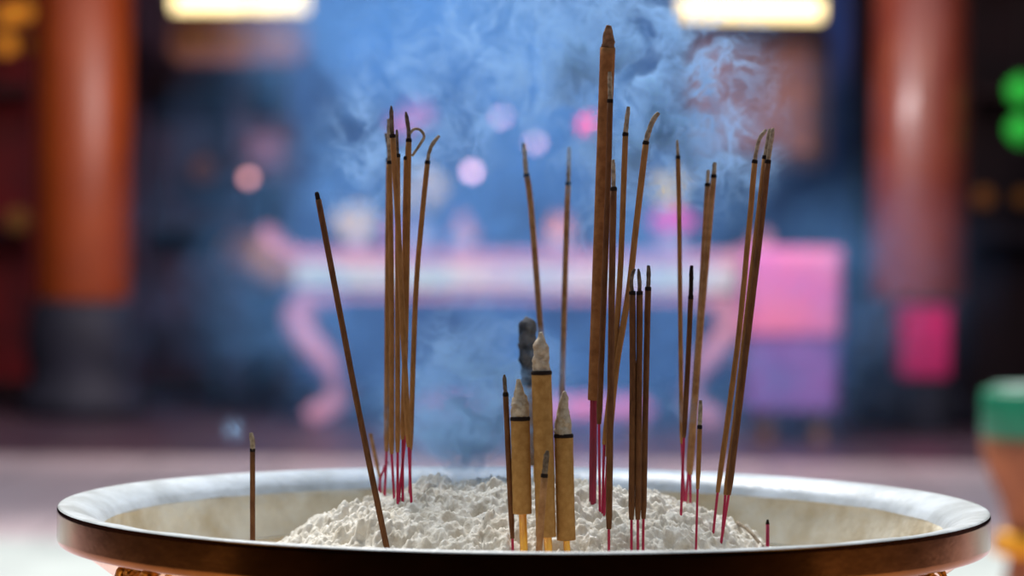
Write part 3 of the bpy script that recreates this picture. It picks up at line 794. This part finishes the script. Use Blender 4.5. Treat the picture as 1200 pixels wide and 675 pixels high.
# hanging lights
def hang_lamp(nm, label, px, py, r_px, Y, m, cat='lamp', group=None):
    p = at(px, py, Y); r = r_px * (Y + 2) / FPX
    t = thing(nm, label, cat, p, group)
    bm = sphere(bmesh.new(), (0, 0, 0), r, 20, 14); obj('bulb', bm, m, t)
    obj('socket', lathe(bmesh.new(), [(0, r * .8), (r * .5, r * .85), (r * .5, r * 1.5), (0, r * 1.6)], 16), H['metal'], t)
    obj('cord', tube(bmesh.new(), [Vector((0, 0, r * 1.5)), Vector((0, 0, 5.2 - p.z))], .006, 6), H['metal'], t)
GL = 'small pale lamps hanging in the hall'
hang_lamp('hanging_bulb', 'small pale pink lamp glowing left of the leaning stick', 291, 209, 6, 15.2, H['bulb_dim'], group=GL)
hang_lamp('hanging_bulb', 'small pale pink lamp glowing highest, left of the blurred pair of sticks', 588, 137, 6, 15.2, H['bulb'], group=GL)
hang_lamp('hanging_bulb', 'small pale pink lamp glowing behind the tip of the blurred leaning stick', 627, 167, 6, 15.2, H['bulb'], group=GL)
hang_lamp('hanging_bulb', 'small pale pink lamp glowing lowest, right of the tall bundle', 553, 201, 6, 15.2, H['bulb'], group=GL)
hang_lamp('hanging_bulb', 'red lamp glowing just left of the tall thick stick', 690, 146, 11, 16.0, H['bulb_red'])
def lantern(label, px, py, r_px, Y):
    p = at(px, py, Y); r = r_px * (Y + 2) / FPX
    t = thing('paper_lantern', label, 'lantern', p, 'green lanterns at the right edge')
    pr = [(r * .35, -r)] + [(r * math.cos(a) * (1 + .02 * math.cos(a * 40)), r * .95 * math.sin(a)) for a in [(-1.2 + 2.4 * i / 20) for i in range(21)]] + [(r * .35, r)]
    obj('lantern_shade', lathe(bmesh.new(), pr, 24), H['lantern_green'], t)
    for s in (-1, 1): obj('lantern_cap', lathe(bmesh.new(), [(0, s * r), (r * .38, s * r), (r * .38, s * r * 1.12), (0, s * r * 1.12)], 20), H['metal'], t)
    return t, p, r
for lab, py in (('upper green lantern hanging at the right edge of the hall', 106), ('lower green lantern hanging at the right edge of the hall', 152)):
    t, p, r = lantern(lab, 1197, py, 17, 16.4)
    obj('cord', tube(bmesh.new(), [Vector((0, .0, r * 1.1)), Vector((0, .0, r * 1.45))] if py > 120 else [Vector((0, 0, r * 1.1)), Vector((0, 0, 5.2 - p.z))], .006, 6), H['metal'], t)

# green-topped pedestal at the right, nearer
def pedestal():
    Y = 5.0; k = (Y + 2) / FPX
    a = at(1150, 458, Y); zt = a.z; R = 62 * k; cx = a.x + R
    zr = at(1150, 512, Y).z
    t = thing('pedestal', 'round pedestal with a green glazed top and brown carved body, at the right', 'pedestal', (cx, Y, 0))
    obj('top', lathe(bmesh.new(), [(0, zr), (R * .97, zr), (R, zr + .01), (R, zt - .015), (R * .98, zt), (R * .9, zt + .004), (0, zt + .004)], 64), H['green'], t)
    lid = obj('top_plate', lathe(bmesh.new(), [(0, zt + .004), (R * .8, zt + .004), (R * .8, zt + .012), (0, zt + .014)], 64), H['palegreen'], t)
    lid['label'] = 'pale grey-green plate inset in the top'
    obj('body', lathe(bmesh.new(), [(0, zr), (R * .98, zr), (R * .99, zr - .03), (R * .86, zr - .08), (R * .6, zr - .15), (R * .46, zr - .22), (R * .46, zr - .28), (R * .95, .12), (R, .1), (R, 0), (0, 0)], 64), H['terracotta'], t)
    obj('gold_ring', lathe(bmesh.new(), [(R * .4, zr - .215), (R * .74, zr - .22), (R * .78, zr - .24), (R * .74, zr - .265), (R * .4, zr - .27)], 64), H['gold'], t)
pedestal()

# ------------------------------------------------------------------ light
w = bpy.data.worlds.new('world'); sc.world = w; w.use_nodes = True
bg = w.node_tree.nodes['Background']; bg.inputs[0].default_value = (.74, .86, 1, 1); bg.inputs[1].default_value = 1.05
def sun(e, elev, azim, ang, col=(1, .98, .95)):
    d = bpy.data.lights.new('daylight', 'SUN'); d.energy = e; d.angle = math.radians(ang); d.color = col
    o = bpy.data.objects.new('daylight', d); C.objects.link(o)
    el, az = math.radians(elev), math.radians(azim)
    v = Vector((math.cos(el) * math.sin(az), math.cos(el) * math.cos(az), math.sin(el)))   # towards the light
    o.rotation_euler = (-v).to_track_quat('-Z', 'Y').to_euler()
sun(4.2, 55, -15, 18)
def lamp(x, y, z, sx, sy, e, col, aim=(0, 0, -1)):  # added area lights without fixtures, above the view
    d = bpy.data.lights.new('added_light', 'AREA'); d.shape = 'RECTANGLE'; d.size = sx; d.size_y = sy; d.energy = e; d.color = col
    o = bpy.data.objects.new('added_light', d); C.objects.link(o); o.location = (x, y, z)
    o.rotation_euler = Vector(aim).to_track_quat('-Z', 'Y').to_euler()
lamp(-2.2, 13.1, 3.1, .3, 1.3, 20, (1, .66, .42), (-.1, .95, -.2))  # added for the highlight stripe on the left column
lamp(2.4, 13.1, 3.1, .3, 1.3, 20, (1, .72, .54), (.1, .95, -.2))  # same added highlight for the right column
lamp(0, 13.2, 2.9, 2.2, .3, 130, (1, .90, .92), (0, .9, -.45))  # added fill to brighten the altar front

sc.view_settings.view_transform = 'Standard'; sc.view_settings.look = 'None'; sc.view_settings.gamma = 1; sc.view_settings.exposure = 0
sc.view_settings.use_curve_mapping = False
cy = sc.cycles
cy.use_denoising = True
cy.max_bounces = 8; cy.diffuse_bounces = 3; cy.glossy_bounces = 4; cy.volume_bounces = 1; cy.transparent_max_bounces = 8
cy.volume_step_rate = 1.5
cy.sample_clamp_indirect = 4
